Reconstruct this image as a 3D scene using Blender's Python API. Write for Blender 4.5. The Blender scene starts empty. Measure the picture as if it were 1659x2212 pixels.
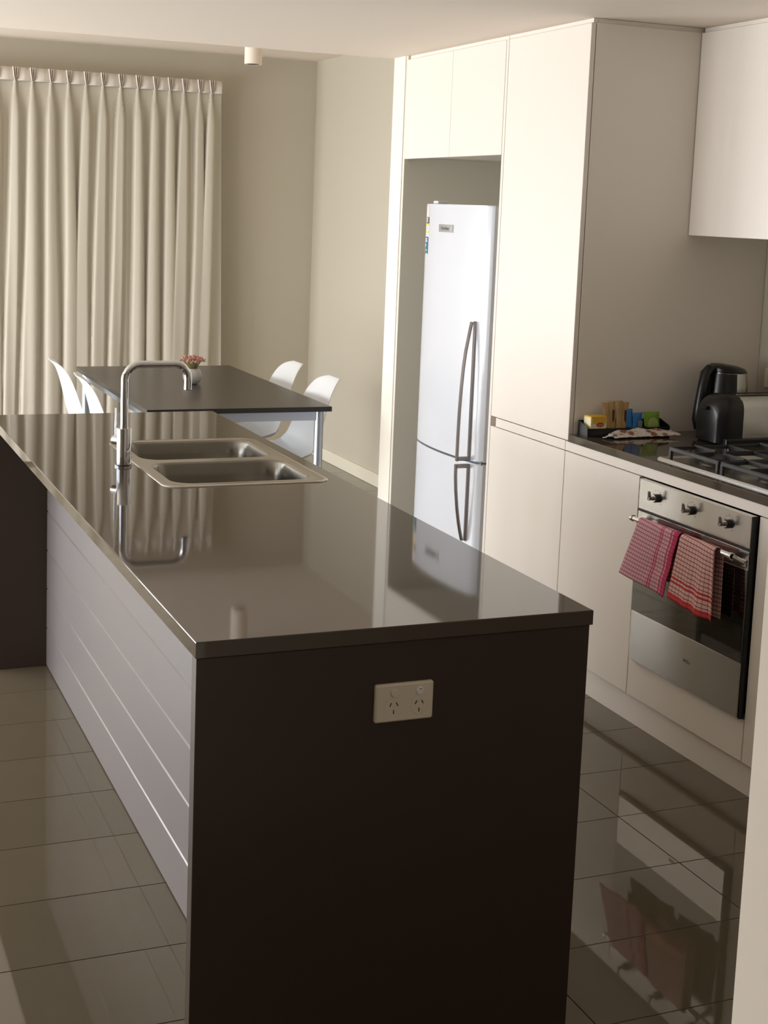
import bpy, bmesh, math, random
from mathutils import Vector, Matrix
random.seed(7)
sc = bpy.context.scene
COL = sc.collection

# ------------------------------------------------------------------ camera
F, PX, PY = 3089.22, 794.39, 886.27            # focal length and principal point in pixels of 1659 x 2212
RX, RY, RZ = -0.1403, 0.3893, 0.0376
cam_d = bpy.data.cameras.new('camera'); cam = bpy.data.objects.new('camera', cam_d); COL.objects.link(cam)
fw = Vector((math.sin(RY)*math.cos(RX), math.cos(RY)*math.cos(RX), math.sin(RX)))
rt = Vector((math.cos(RY), -math.sin(RY), 0)); up = rt.cross(fw)
r2 = rt*math.cos(RZ) + up*math.sin(RZ); u2 = up*math.cos(RZ) - rt*math.sin(RZ)
m = Matrix((r2, u2, -fw)).transposed().to_4x4(); m.translation = Vector((-0.6447, -2.3123, 1.6522))
cam.matrix_world = m
cam_d.sensor_fit = 'VERTICAL'; cam_d.sensor_height = 36.0; cam_d.lens = F/2212*36.0
cam_d.shift_x = (829.5-PX)/2212; cam_d.shift_y = (PY-1106)/2212
cam_d.clip_start = 0.02
sc.camera = cam

# ------------------------------------------------------------------ world, daylight, exposure
w = bpy.data.worlds.new('world'); sc.world = w; w.use_nodes = True
bg = w.node_tree.nodes['Background']; bg.inputs[0].default_value = (0.78, 0.88, 1.0, 1); bg.inputs[1].default_value = 3.0
def area(name, loc, rot, sx, sy, energy, col):
    d = bpy.data.lights.new(name, 'AREA'); d.shape = 'RECTANGLE'; d.size = sx; d.size_y = sy; d.energy = energy; d.color = col
    o = bpy.data.objects.new(name, d); COL.objects.link(o); o.location = loc; o.rotation_euler = rot; return o
# daylight through the glazed doors of the left wall and of the return wall beside the dining alcove
area('window_daylight', (-3.42, 2.25, 0.75), (0, math.radians(-90), 0), 1.4, 2.6, 105, (1.0, 0.965, 0.93))
area('window_daylight_return', (-2.62, 3.93, 0.95), (math.radians(-90), 0, 0), .95, 1.8, 90, (0.86, 0.93, 1.0))
area('window_daylight_dining', (-2.17, 5.25, 0.80), (0, math.radians(-90), 0), 1.4, 2.4, 132, (1.0, 0.98, 0.955))
sc.view_settings.view_transform = 'Standard'; sc.view_settings.look = 'None'
sc.view_settings.exposure = 0.12; sc.view_settings.gamma = 1.0; sc.view_settings.use_curve_mapping = False

# ------------------------------------------------------------------ materials
def lin(c):
    return tuple(((x/255)/12.92 if x/255 <= .04045 else ((x/255+.055)/1.055)**2.4) for x in c) + (1,)
def mat(name, col, rough=.5, metal=0, spec=.5, var=.04, scale=6, bump=0, bscale=200, stretch=None, coat=0, trans=0, alpha=1):
    m_ = bpy.data.materials.new(name); m_.use_nodes = True; nt = m_.node_tree; N = nt.nodes; L = nt.links
    b = N['Principled BSDF']; b.inputs['Roughness'].default_value = rough; b.inputs['Metallic'].default_value = metal
    b.inputs['Specular IOR Level'].default_value = spec; b.inputs['Coat Weight'].default_value = coat
    b.inputs['Coat Roughness'].default_value = .05
    tc = N.new('ShaderNodeTexCoord'); mp = N.new('ShaderNodeMapping'); L.new(tc.outputs['Object'], mp.inputs[0])
    if stretch: mp.inputs['Scale'].default_value = stretch
    nz = N.new('ShaderNodeTexNoise'); nz.inputs['Scale'].default_value = scale; nz.inputs['Detail'].default_value = 4
    L.new(mp.outputs[0], nz.inputs['Vector'])
    mx = N.new('ShaderNodeMix'); mx.data_type = 'RGBA'
    c = col if len(col) == 4 else lin(col)
    mx.inputs[6].default_value = tuple(x*(1-var) for x in c[:3])+(1,); mx.inputs[7].default_value = tuple(min(1, x*(1+var)) for x in c[:3])+(1,)
    L.new(nz.outputs[0], mx.inputs[0]); L.new(mx.outputs[2], b.inputs['Base Color'])
    if bump:
        n2 = N.new('ShaderNodeTexNoise'); n2.inputs['Scale'].default_value = bscale; L.new(mp.outputs[0], n2.inputs['Vector'])
        bp = N.new('ShaderNodeBump'); bp.inputs['Strength'].default_value = bump; bp.inputs['Distance'].default_value = .002
        L.new(n2.outputs[0], bp.inputs['Height']); L.new(bp.outputs[0], b.inputs['Normal'])
    return m_
M = {}
M['wall'] = mat('wall_paint', (196, 188, 171), .8, var=.01, scale=2, bump=.05, bscale=300)
M['wallw'] = mat('nib_wall_paint', (238, 232, 220), .7, var=.01, scale=2, bump=.05, bscale=300)
M['ceil'] = mat('ceiling_paint', (236, 224, 210), .85, var=.01, scale=2)
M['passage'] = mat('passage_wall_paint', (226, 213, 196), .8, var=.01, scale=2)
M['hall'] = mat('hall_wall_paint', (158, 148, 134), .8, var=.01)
M['cab'] = mat('cream_laminate', (238, 230, 220), .38, var=.008, scale=3)
M['gap'] = mat('dark_gap', (60, 55, 48), .8)
M['niche'] = mat('niche_laminate', (226, 220, 205), .45, var=.01, scale=3)
M['skirt'] = mat('skirting_paint', (232, 225, 206), .5, var=.01)
M['grout'] = mat('grout', (52, 45, 35), .9, scale=60, var=.1)
M['stone'] = mat('brown_stone', (72, 62, 52), .045, var=.015, scale=60, spec=.6)
M['stonep'] = mat('dark_stone_panel', (63, 52, 44), .3, var=.02, scale=20, spec=.35)
M['board'] = mat('grey_board_paint', (116, 110, 109), .28, var=.01, scale=3, spec=.6)
M['steel'] = mat('brushed_steel', (196, 192, 186), .26, metal=1, var=.05, scale=9, stretch=(1, 1, 40))
M['steelp'] = mat('polished_steel', (205, 203, 200), .2, metal=1, var=.03, scale=6, stretch=(1, 1, 30))
M['sink'] = mat('sink_steel', (186, 181, 172), .24, metal=1, var=.06, scale=12, stretch=(1, 8, 1))
M['bowl'] = mat('shaded_sink_steel', (146, 142, 134), .26, metal=1, var=.12, scale=10, stretch=(6, 6, .2))  # rim steel darkened: dim reflections inside the bowls put into the colour
M['chrome'] = mat('chrome', (225, 225, 228), .05, metal=1, var=.01)
M['handle'] = mat('satin_metal', (150, 144, 144), .3, metal=1, var=.03)
M['fridge'] = mat('fridge_enamel', (218, 221, 228), .22, var=.006, scale=3, coat=.3)
M['fridgeg'] = mat('fridge_side', (196, 197, 194), .45, var=.01)
M['seal'] = mat('fridge_seal', (105, 118, 130), .6)
M['black'] = mat('black_plastic', (22, 22, 23), .3, var=.05)
M['mattblack'] = mat('matt_black', (18, 18, 18), .5, var=.05)
M['iron'] = mat('cast_iron', (46, 46, 48), .45, var=.1, scale=80, bump=.2, bscale=500)
M['cap'] = mat('burner_cap', (70, 66, 58), .35, metal=.7, var=.1, scale=60)
M['glass'] = mat('oven_glass', (10, 11, 11), .02, spec=1.0, coat=1.0)
M['white'] = mat('white_plastic', (236, 240, 244), .3, var=.005)
M['chair'] = mat('chair_shell', (240, 243, 246), .38, var=.005)
M['table'] = mat('table_laminate', (62, 58, 52), .3, var=.05, scale=120)
M['tedge'] = mat('table_edge', (30, 27, 28), .4)
M['alu'] = mat('silver_paint', (176, 182, 192), .32, metal=.75, var=.02)
M['curtain'] = mat('curtain_fabric', (196, 189, 175), .9, var=.01, scale=4, spec=.1)
M['heading'] = mat('curtain_heading', (216, 207, 197), .9, var=.01, scale=4, spec=.1)
M['socket'] = mat('socket_plastic', (232, 222, 204), .35, var=.01)
M['slot'] = mat('socket_slot', (25, 22, 18), .6)
M['red'] = mat('red_indicator', (205, 60, 50), .4)
M['yellow'] = mat('yellow_card', (226, 176, 50), .6, var=.05)
M['cream'] = mat('cream_card', (236, 224, 182), .6, var=.03)
M['redcard'] = mat('red_print', (168, 40, 30), .6)
M['pink'] = mat('pink_print', (232, 170, 165), .6)
M['kraft'] = mat('brown_sachet', (190, 156, 105), .5, var=.35, scale=60, stretch=(1, 1, .3))
M['darkbrown'] = mat('dark_brown_print', (72, 42, 30), .5)
M['blue'] = mat('blue_sachet', (40, 120, 190), .35, var=.2, scale=70)
M['greyfoil'] = mat('grey_foil', (150, 152, 158), .35, metal=.4, var=.25, scale=90)
M['green'] = mat('green_sachet', (128, 168, 62), .5, var=.2, scale=70)
M['palegreen'] = mat('pale_green_print', (176, 198, 120), .5, var=.15, scale=90)
def packet_mat():
    m_ = mat('printed_packet_front', (212, 204, 196), .4, var=.05); nt = m_.node_tree; N = nt.nodes; L = nt.links; b = N['Principled BSDF']
    tc = N.new('ShaderNodeTexCoord'); v = N.new('ShaderNodeTexVoronoi'); v.inputs['Scale'].default_value = 30; L.new(tc.outputs['Object'], v.inputs['Vector'])
    r = N.new('ShaderNodeValToRGB'); r.color_ramp.elements[0].color = lin((140, 86, 58)); r.color_ramp.elements[0].position = .30; r.color_ramp.elements[1].color = lin((218, 210, 202)); r.color_ramp.elements[1].position = .48
    L.new(v.outputs['Distance'], r.inputs[0]); L.new(r.outputs[0], b.inputs['Base Color']); return m_
M['packet'] = packet_mat()
M['foil'] = mat('silver_foil', (225, 225, 228), .3, metal=.3, var=.2, scale=90)
M['ink'] = mat('grey_ink', (104, 104, 106), .6)
M['badge'] = mat('badge_metal', (178, 178, 176), .35, metal=.5)
M['stblack'] = mat('sticker_black', (42, 40, 40), .5)
M['styellow'] = mat('sticker_yellow', (240, 218, 90), .5)
M['stwhite'] = mat('sticker_white', (244, 240, 236), .5)
M['stpink'] = mat('sticker_pink', (244, 214, 212), .5)
M['stblue'] = mat('sticker_blue', (42, 106, 145), .5, var=.1, scale=60)
M['vase'] = mat('vase_ceramic', (176, 172, 168), .3, var=.12, scale=30)
M['stem'] = mat('flower_stem', (122, 112, 62), .7, var=.2, scale=90)
M['flower'] = mat('flower_pink', (200, 146, 132), .8, var=.25, scale=150)
M['frame'] = mat('window_frame', (190, 190, 190), .4)

def tile_mat():
    m_ = mat('floor_tile', (101, 92, 76), .03, var=.05, scale=7, spec=.5); nt = m_.node_tree; N = nt.nodes; L = nt.links
    b = N['Principled BSDF']; oi = N.new('ShaderNodeObjectInfo'); hs = N.new('ShaderNodeHueSaturation')
    mr = N.new('ShaderNodeMapRange'); mr.inputs[3].default_value = .93; mr.inputs[4].default_value = 1.07
    L.new(oi.outputs['Random'], mr.inputs[0]); L.new(mr.outputs[0], hs.inputs['Value'])
    src = b.inputs['Base Color'].links[0].from_socket; L.new(src, hs.inputs['Color']); L.new(hs.outputs[0], b.inputs['Base Color'])
    return m_
M['tile'] = tile_mat()
def glass_mat():
    m_ = bpy.data.materials.new('window_glass'); m_.use_nodes = True; nt = m_.node_tree; N = nt.nodes; L = nt.links
    N.remove(N['Principled BSDF']); t = N.new('ShaderNodeBsdfTransparent'); g = N.new('ShaderNodeBsdfGlossy'); g.inputs['Roughness'].default_value = .02
    x = N.new('ShaderNodeMixShader'); x.inputs[0].default_value = .06; L.new(t.outputs[0], x.inputs[1]); L.new(g.outputs[0], x.inputs[2])
    L.new(x.outputs[0], N['Material Output'].inputs[0]); return m_
M['pane'] = glass_mat()
def cloth_mat(name, base, gu, gv, cu, cv, bands_u, bands_v):
    """woven check: gu/gv line spacing in metres along u and v, cu/cv line colours, bands = (from, to, colour)"""
    m_ = bpy.data.materials.new(name); m_.use_nodes = True; nt = m_.node_tree; N = nt.nodes; L = nt.links
    b = N['Principled BSDF']; b.inputs['Roughness'].default_value = .95; b.inputs['Specular IOR Level'].default_value = .1
    uv = N.new('ShaderNodeUVMap'); uv.uv_map = 'UVMap'; sp = N.new('ShaderNodeSeparateXYZ'); L.new(uv.outputs[0], sp.inputs[0])
    def math_(op, a, v):
        n = N.new('ShaderNodeMath'); n.operation = op
        for i, x in enumerate((a, v)):
            if isinstance(x, (int, float)): n.inputs[i].default_value = x
            else: L.new(x, n.inputs[i])
        return n.outputs[0]
    def mixc(f, a, c, s=1.0):
        n = N.new('ShaderNodeMix'); n.data_type = 'RGBA'; L.new(math_('MULTIPLY', f, s), n.inputs[0])
        if isinstance(a, tuple): n.inputs[6].default_value = a
        else: L.new(a, n.inputs[6])
        n.inputs[7].default_value = c; return n.outputs[2]
    c = lin(base)
    for ax, g, cc, wd, st in ((0, gu, cu, .16, .7), (1, gv, cv, .2, .85)):
        f = math_('LESS_THAN', math_('FRACT', math_('DIVIDE', sp.outputs[ax], g), 0), wd); c = mixc(f, c, lin(cc), st)
    for ax, bands in ((0, bands_u), (1, bands_v)):
        for a, z, cc in bands:
            f = math_('MULTIPLY', math_('GREATER_THAN', sp.outputs[ax], a), math_('LESS_THAN', sp.outputs[ax], z)); c = mixc(f, c, lin(cc), .85)
    L.new(c, b.inputs['Base Color'])
    nz = N.new('ShaderNodeTexNoise'); nz.inputs['Scale'].default_value = 900
    bp = N.new('ShaderNodeBump'); bp.inputs['Strength'].default_value = .3; bp.inputs['Distance'].default_value = .001
    L.new(nz.outputs[0], bp.inputs['Height']); L.new(bp.outputs[0], b.inputs['Normal'])
    return m_

# ------------------------------------------------------------------ helpers
def thing(name, label, cat, loc=(0, 0, 0), rotz=0, group=None):
    o = bpy.data.objects.new(name, None); COL.objects.link(o); o.location = loc; o.rotation_euler = (0, 0, rotz)
    o.empty_display_size = .1; o['label'] = label; o['category'] = cat
    if group: o['group'] = group
    return o
def tag(o, label, cat, group=None):
    o['label'] = label; o['category'] = cat
    if group: o['group'] = group
    return o
def base_of(p):
    v = Vector((0, 0, 0))
    while p is not None: v += Vector(p.location); p = p.parent
    return v
def obj(name, bm, mt, parent=None, label=None, smooth=False, loc=None):
    """link bm (world coordinates) as one mesh object under parent; loc = origin of a top-level mesh"""
    me = bpy.data.meshes.new(name)
    off = base_of(parent) if parent else Vector(loc or (0, 0, 0))
    bmesh.ops.recalc_face_normals(bm, faces=bm.faces[:])
    bmesh.ops.translate(bm, verts=bm.verts[:], vec=-off)
    if smooth:
        for f in bm.faces: f.smooth = True
        for e in bm.edges:
            if len(e.link_faces) == 2 and e.calc_face_angle(0) > math.radians(38): e.smooth = False
    bm.to_mesh(me); bm.free(); me.materials.append(M[mt] if isinstance(mt, str) else mt)
    o = bpy.data.objects.new(name, me); COL.objects.link(o)
    if parent: o.parent = parent
    else: o.location = off
    if label: o['label'] = label
    return o
def struct(name, bm, mt, **k):
    o = obj(name, bm, mt, **k); o['kind'] = 'structure'; return o
def box(x0, x1, y0, y1, z0, z1, bev=0, bm=None, seg=1):
    own = bm is None; b = bmesh.new()
    bmesh.ops.create_cube(b, size=1)
    for v in b.verts: v.co = Vector(((x0+x1)/2+v.co.x*(x1-x0), (y0+y1)/2+v.co.y*(y1-y0), (z0+z1)/2+v.co.z*(z1-z0)))
    if bev: bmesh.ops.bevel(b, geom=b.edges[:], offset=bev, segments=seg, profile=.5, affect='EDGES')
    if own: return b
    me = bpy.data.meshes.new('t'); b.to_mesh(me); b.free(); bm.from_mesh(me); bpy.data.meshes.remove(me); return bm
def rrect(x0, x1, y0, y1, r, n=6):
    pts = []
    for cx, cy, a0 in ((x1-r, y1-r, 0), (x0+r, y1-r, 90), (x0+r, y0+r, 180), (x1-r, y0+r, 270)):
        for i in range(n+1):
            a = math.radians(a0+90*i/n); pts.append((cx+r*math.cos(a), cy+r*math.sin(a)))
    return pts
def loop(bm, pts, z): return [bm.verts.new((p[0], p[1], z)) for p in pts]
def bridge(bm, a, b, closed=True):
    n = len(a)
    for i in range(n if closed else n-1): bm.faces.new((a[i], a[(i+1) % n], b[(i+1) % n], b[i]))
def fill(bm, loops):
    es = []
    for lp in loops:
        for i in range(len(lp)):
            e = bm.edges.get((lp[i], lp[(i+1) % len(lp)])) or bm.edges.new((lp[i], lp[(i+1) % len(lp)])); es.append(e)
    bmesh.ops.triangle_fill(bm, use_beauty=True, use_dissolve=False, edges=es)
def lathe(cx, cy, prof, n=32, bm=None, axis='z', a0=0, a1=360):
    """prof: list of (radius, height)"""
    bm = bm or bmesh.new(); rings = []; full = abs(a1-a0) >= 359.9; k = n if full else n+1
    for r, h in prof:
        ring = []
        for i in range(k):
            a = math.radians(a0+(a1-a0)*i/n)
            ring.append(bm.verts.new((cx+r*math.cos(a), cy+r*math.sin(a), h)))
        rings.append(ring)
    for a, b in zip(rings, rings[1:]): bridge(bm, a, b, full)
    if full:
        if prof[0][0] > 1e-4: bm.faces.new(rings[0])
        if prof[-1][0] > 1e-4: bm.faces.new(rings[-1])
    return bm
def tube(pts, r, n=12, bm=None, caps=True):
    """round bar through 3-D points, r number or list"""
    bm = bm or bmesh.new(); P = [Vector(p) for p in pts]; rings = []
    t0 = (P[1]-P[0]).normalized(); ref = Vector((0, 0, 1)) if abs(t0.z) < .9 else Vector((1, 0, 0)); nrm = t0.cross(ref).normalized()
    for i, p in enumerate(P):
        t = ((P[min(i+1, len(P)-1)]-p).normalized()+(p-P[max(i-1, 0)]).normalized()).normalized()
        nrm = (nrm-t*nrm.dot(t)).normalized(); bi = t.cross(nrm)
        rr = r[i] if isinstance(r, (list, tuple)) else r
        rings.append([bm.verts.new(p+nrm*rr*math.cos(2*math.pi*k/n)+bi*rr*math.sin(2*math.pi*k/n)) for k in range(n)])
    for a, b in zip(rings, rings[1:]): bridge(bm, a, b)
    if caps: bm.faces.new(rings[0]); bm.faces.new(rings[-1])
    return bm
def cyl(p0, p1, r, n=24, bm=None): return tube([p0, p1], r, n, bm)
def arc(c, r, a0, a1, ax1, ax2, n=8):
    c = Vector(c); ax1 = Vector(ax1); ax2 = Vector(ax2)
    return [c+ax1*r*math.cos(math.radians(a0+(a1-a0)*i/n))+ax2*r*math.sin(math.radians(a0+(a1-a0)*i/n)) for i in range(n+1)]
def prism(pts, axis, a, b, bm=None):
    """polygon (list of 2-D) extruded along axis from a to b"""
    bm = bm or bmesh.new()
    def P(p, t): return {'x': (t, p[0], p[1]), 'y': (p[0], t, p[1]), 'z': (p[0], p[1], t)}[axis]
    A = [bm.verts.new(P(p, a)) for p in pts]; B = [bm.verts.new(P(p, b)) for p in pts]
    bm.faces.new(A); bm.faces.new(B); bridge(bm, A, B); return bm
def text_bm(s, size, origin, xdir, ydir, depth=.0003):
    c = bpy.data.curves.new('t', 'FONT'); c.body = s; c.size = size; c.align_x = 'CENTER'; c.align_y = 'CENTER'; c.extrude = depth
    o = bpy.data.objects.new('t', c); COL.objects.link(o); bpy.context.view_layer.update()
    me = bpy.data.meshes.new_from_object(o.evaluated_get(bpy.context.evaluated_depsgraph_get()))
    bm = bmesh.new(); bm.from_mesh(me); bpy.data.objects.remove(o); bpy.data.curves.remove(c); bpy.data.meshes.remove(me)
    x = Vector(xdir); y = Vector(ydir); z = x.cross(y); o3 = Vector(origin)
    for v in bm.verts: v.co = o3+x*v.co.x+y*v.co.y+z*v.co.z
    return bm
def solid(o, t, off=0):
    md = o.modifiers.new('solid', 'SOLIDIFY'); md.thickness = t; md.offset = off; return o

# ------------------------------------------------------------------ room
XL, XR, YF, YB = -3.3, 2.69, -3.6, 6.75
XW, YC, H1, H2 = 2.624, 3.752, 2.3195, 2.592
AX = -2.0
X1, YP, ZB = 1.899, 2.021, .8915
fl = struct('floor', box(XL-.1, XR+.1, YF-.1, YB+.1, -.06, -.0025), 'grout')
tm = None; far = bmesh.new()
TX, TY = .6, .2955
x0 = 1.480-9*TX; y0 = .0285-13*TY
for j in range(36):
    for i in range(12):
        a, b = x0+i*TX, y0+j*TY
        if a+TX < (XL if b < YC else AX) or a > XR or b+TY < YF or b > YB: continue
        near = -2.2 < a < 2.3 and -1.3 < b < 4.7
        if near and a+TX < XR and not (a > 1.9):
            if tm is None:
                o = obj('tile', box(.0011, TX-.0011, .0011, TY-.0011, -.012, 0, .0007), 'tile'); o.parent = fl; tm = o
            else:
                o = tm.copy(); COL.objects.link(o); o.parent = fl
            o.location = (a, b, 0)
        else:
            box(max(a, XL if b < YC else AX)+.0011, min(a+TX, XR)-.0011, max(b, YF)+.0011, min(b+TY, YB)-.0011, -.012, 0, bm=far)
o = obj('distant_tiles', far, 'tile', fl); o['kind'] = 'stuff'

struct('ceiling', box(XL-.1, XR+.1, YF-.1, YC, H1, H1+.05), 'ceil')
struct('ceiling_dining', box(AX-.1, XR+.1, YC, YB+.1, H2, H2+.05), 'ceil')
struct('trim_bulkhead', box(AX-.1, XR+.1, YC-.03, YC, H1+.05, H2), 'ceil')
struct('wall_back', box(AX-.1, XR+.1, YB, YB+.1, 0, H2), 'wall')
struct('wall_dining_right', box(XW, XR+.1, 3.727, YB, 0, H2), 'wall')
struct('wall_nib', box(X1, XR+.1, 3.600, 3.727, 0, H1), 'wallw')
struct('wall_kitchen', box(XR, XR+.1, -1.2, 3.600, 0, H1), 'wall')
struct('wall_hall_right', box(.2395, .36, YF, -1.2, 0, H1), 'passage')
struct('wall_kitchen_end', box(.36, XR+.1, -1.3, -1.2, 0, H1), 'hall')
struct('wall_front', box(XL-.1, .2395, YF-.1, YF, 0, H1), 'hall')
struct('baseboard_right', box(XW-.012, XW, 3.727, YB-.012, 0, .078, .003), 'skirt')
struct('baseboard_back', box(1.95, XW-.012, YB-.012, YB, 0, .078, .003), 'skirt')
# left wall and return wall, each with a glazed opening; the alcove wall closes the dining side

def glazed(nm_w, nm_f, ax, at, lo, hi, a, z_, zt, n, depth):
    """wall in the plane ax = at (growing outward by depth) from lo to hi with an opening a = (a0, a1) up to z_"""
    def bx(u0, u1, z0, z1, d0=0, d1=depth, bm=None):
        p, q = sorted((at+d0, at+d1))
        return box(p, q, u0, u1, z0, z1, bm=bm) if ax == 'x' else box(u0, u1, p, q, z0, z1, bm=bm)
    g = bmesh.new()
    bx(lo, a[0], 0, zt, bm=g); bx(a[1], hi, 0, zt, bm=g); bx(a[0], a[1], z_, zt, bm=g)
    struct(nm_w, g, 'wall'); f = bmesh.new(); st = (a[1]-a[0]-.04)/n; s_ = 1 if depth > 0 else -1
    for k in range(n+1): bx(a[0]+st*k, a[0]+st*k+.04, 0, z_, .02*s_, .07*s_, bm=f)
    bx(a[0], a[1], z_-.04, z_, .02*s_, .07*s_, bm=f); bx(a[0], a[1], 0, .04, .02*s_, .07*s_, bm=f)
    wf = struct(nm_f, f, 'frame')
    for k in range(n): obj('pane', bx(a[0]+.04+st*k, a[0]+st*(k+1), .04, z_-.04, .042*s_, .048*s_), 'pane', wf)
glazed('wall_left', 'window_1', 'x', XL, YF, YC+.1, (.9, 3.6), 2.12, H1, 2, -.1)
glazed('wall_return', 'window_2', 'y', YC, XL, AX-.1, (-3.15, -2.12), 2.12, H1, 2, .1)
glazed('wall_dining_left', 'window_3', 'x', AX, YC, YB, (4.0, 6.5), 2.12, H2, 2, -.1)
struct('wall_light_block', box(-1.75, -1.65, YF, -1.3, 0, H1), 'hall')  # unseen wall added to keep window light out of the hall

# ------------------------------------------------------------------ island
W, L = .791, 2.675
isl = thing('kitchen_island', 'long island cabinet with dark stone end panel facing the camera and pale boarded side', 'island', (W/2, L/2, 0))
obj('end_panel', box(.003, W-.004, .004, .034, 0, .8695, .0012), 'stonep', isl, 'dark stone end panel')
obj('end_panel', box(.003, W-.004, L-.032, L-.002, 0, .8695, .0012), 'stonep', isl, 'dark stone end panel')
zb = [.004, .141, .284, .423, .563, .706, .868]
for a, b in zip(zb, zb[1:]):
    bm = prism([(.206, a), (.206, b), (.197, b), (.1905, b-.0065), (.1905, a+.0015), (.192, a)], 'y', .034, L-.032)
    obj('board', bm, 'board', isl)
obj('carcass', box(.207, W-.03, .035, L-.033, .0, .72), 'gap', isl)
for k in range(4):
    a = .037+k*.6515
    obj('door', box(W-.028, W-.010, a, a+.648, .10, .83, .001), 'cab', isl, 'white door')
def slab(x0, x1, y0, y1, z0, z1, holes=(), b=.0018):
    bm = bmesh.new()
    P = lambda i: [(x0+i, y0+i), (x1-i, y0+i), (x1-i, y1-i), (x0+i, y1-i)]
    t = loop(bm, P(b), z1); t2 = loop(bm, P(b*.35), z1-b*.35); t3 = loop(bm, P(0), z1-b); l = loop(bm, P(0), z0)
    bridge(bm, t, t2); bridge(bm, t2, t3); bridge(bm, t3, l)
    ht = [loop(bm, h, z1) for h in holes]; hb = [loop(bm, h, z0) for h in holes]
    for a, c in zip(ht, hb): bridge(bm, a, c)
    fill(bm, [t]+ht); fill(bm, [l]+hb); return bm
SX0, SX1, SY0, SY1 = .275, .748, 1.318, 2.068
tag(obj('island_benchtop', slab(0, W, 0, L, .871, .9, [rrect(SX0+.016, SX1-.016, SY0+.016, SY1-.016, .05)]), 'stone', loc=(W/2, L/2, .871)),
    'polished grey-brown stone benchtop on the island around the double sink', 'benchtop')

# sink
snk = thing('double_sink', 'stainless steel double bowl sink set into the island benchtop', 'sink', ((SX0+SX1)/2, (SY0+SY1)/2, .9))
bm = bmesh.new()
B1 = (SX0+.034, SX1-.034, SY0+.038, 1.672); B2 = (SX0+.034, SX1-.034, 1.716, SY1-.036)
o1 = loop(bm, rrect(SX0, SX1, SY0, SY1, .045), .9002); o2 = loop(bm, rrect(SX0+.001, SX1-.001, SY0+.001, SY1-.001, .044), .9022)
o3 = loop(bm, rrect(SX0+.008, SX1-.008, SY0+.008, SY1-.008, .038), .9042); o4 = loop(bm, rrect(SX0+.014, SX1-.014, SY0+.014, SY1-.014, .034), .9028)
bridge(bm, o1, o2); bridge(bm, o2, o3); bridge(bm, o3, o4)
hs = [loop(bm, rrect(*B, .062, 8), .9028) for B in (B1, B2)]
fill(bm, [o4]+hs)
obj('rim', bm, 'sink', snk, smooth=True)
for B in (B1, B2):
    bm = bmesh.new(); prev = None
    for ins, z in ((0, .9028), (.003, .9012), (.006, .896), (.010, .86), (.018, .80), (.024, .765), (.034, .748), (.055, .739), (.09, .737)):
        lp = loop(bm, rrect(B[0]+ins, B[1]-ins, B[2]+ins, B[3]-ins, max(.062-ins*.3, .03), 8), z)
        if prev: bridge(bm, prev, lp)
        prev = lp
    cx, cy = (B[0]+B[1])/2, (B[2]+B[3])/2
    c = loop(bm, [(cx+.04*math.cos(2*math.pi*i/24), cy+.04*math.sin(2*math.pi*i/24)) for i in range(24)], .735)
    fill(bm, [prev, c])
    bo = obj('bowl', bm, 'bowl', snk, smooth=True)
    obj('drain', lathe(cx, cy, [(.042, .736), (.041, .738), (.034, .7375), (.030, .733), (.012, .732), (.010, .735), (.002, .736)], 24), 'steelp', bo, smooth=True)

# tap
TXc, TYc = .238, 1.652
tap = thing('mixer_tap', 'chrome mixer tap with squared gooseneck spout beside the sink', 'tap', (TXc, TYc, .9))
obj('body', lathe(TXc, TYc, [(.0265, .9001), (.0265, .904), (.0225, .9045), (.0208, .906), (.0208, 1.008), (.0200, 1.010), (.0120, 1.0105)], 32), 'chrome', tap, smooth=True)
obj('base_ring', lathe(TXc, TYc, [(.0222, .9046), (.0228, .9052), (.0228, .9062), (.0212, .9068)], 32), 'black', tap)
pts = [(TXc, TYc, 1.008), (TXc, TYc, 1.10)]+arc((TXc+.045, TYc, 1.146), .045, 180, 90, (1, 0, 0), (0, 0, 1), 10)
pts += arc((.421-.040, TYc, 1.151), .040, 90, 0, (1, 0, 0), (0, 0, 1), 10)+[(.421, TYc, 1.135), (.421, TYc, 1.118)]
obj('spout', tube(pts, .0108, 20), 'chrome', tap, smooth=True)
obj('aerator', cyl((.421, TYc, 1.1165), (.421, TYc, 1.119), .0085), 'mattblack', tap)
kd = Vector((-.60, .80, 0)); k0 = Vector((TXc, TYc, .972)); 
kb = obj('lever_knob', cyl(k0+kd*.012, k0+kd*.038, .013, 24), 'chrome', tap, smooth=True)
obj('lever_pin', tube([k0+kd*.031+Vector((0, 0, .010)), k0+kd*.031+Vector((0, 0, .092))], [.0032, .0026], 10), 'chrome', kb, smooth=True)

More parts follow.
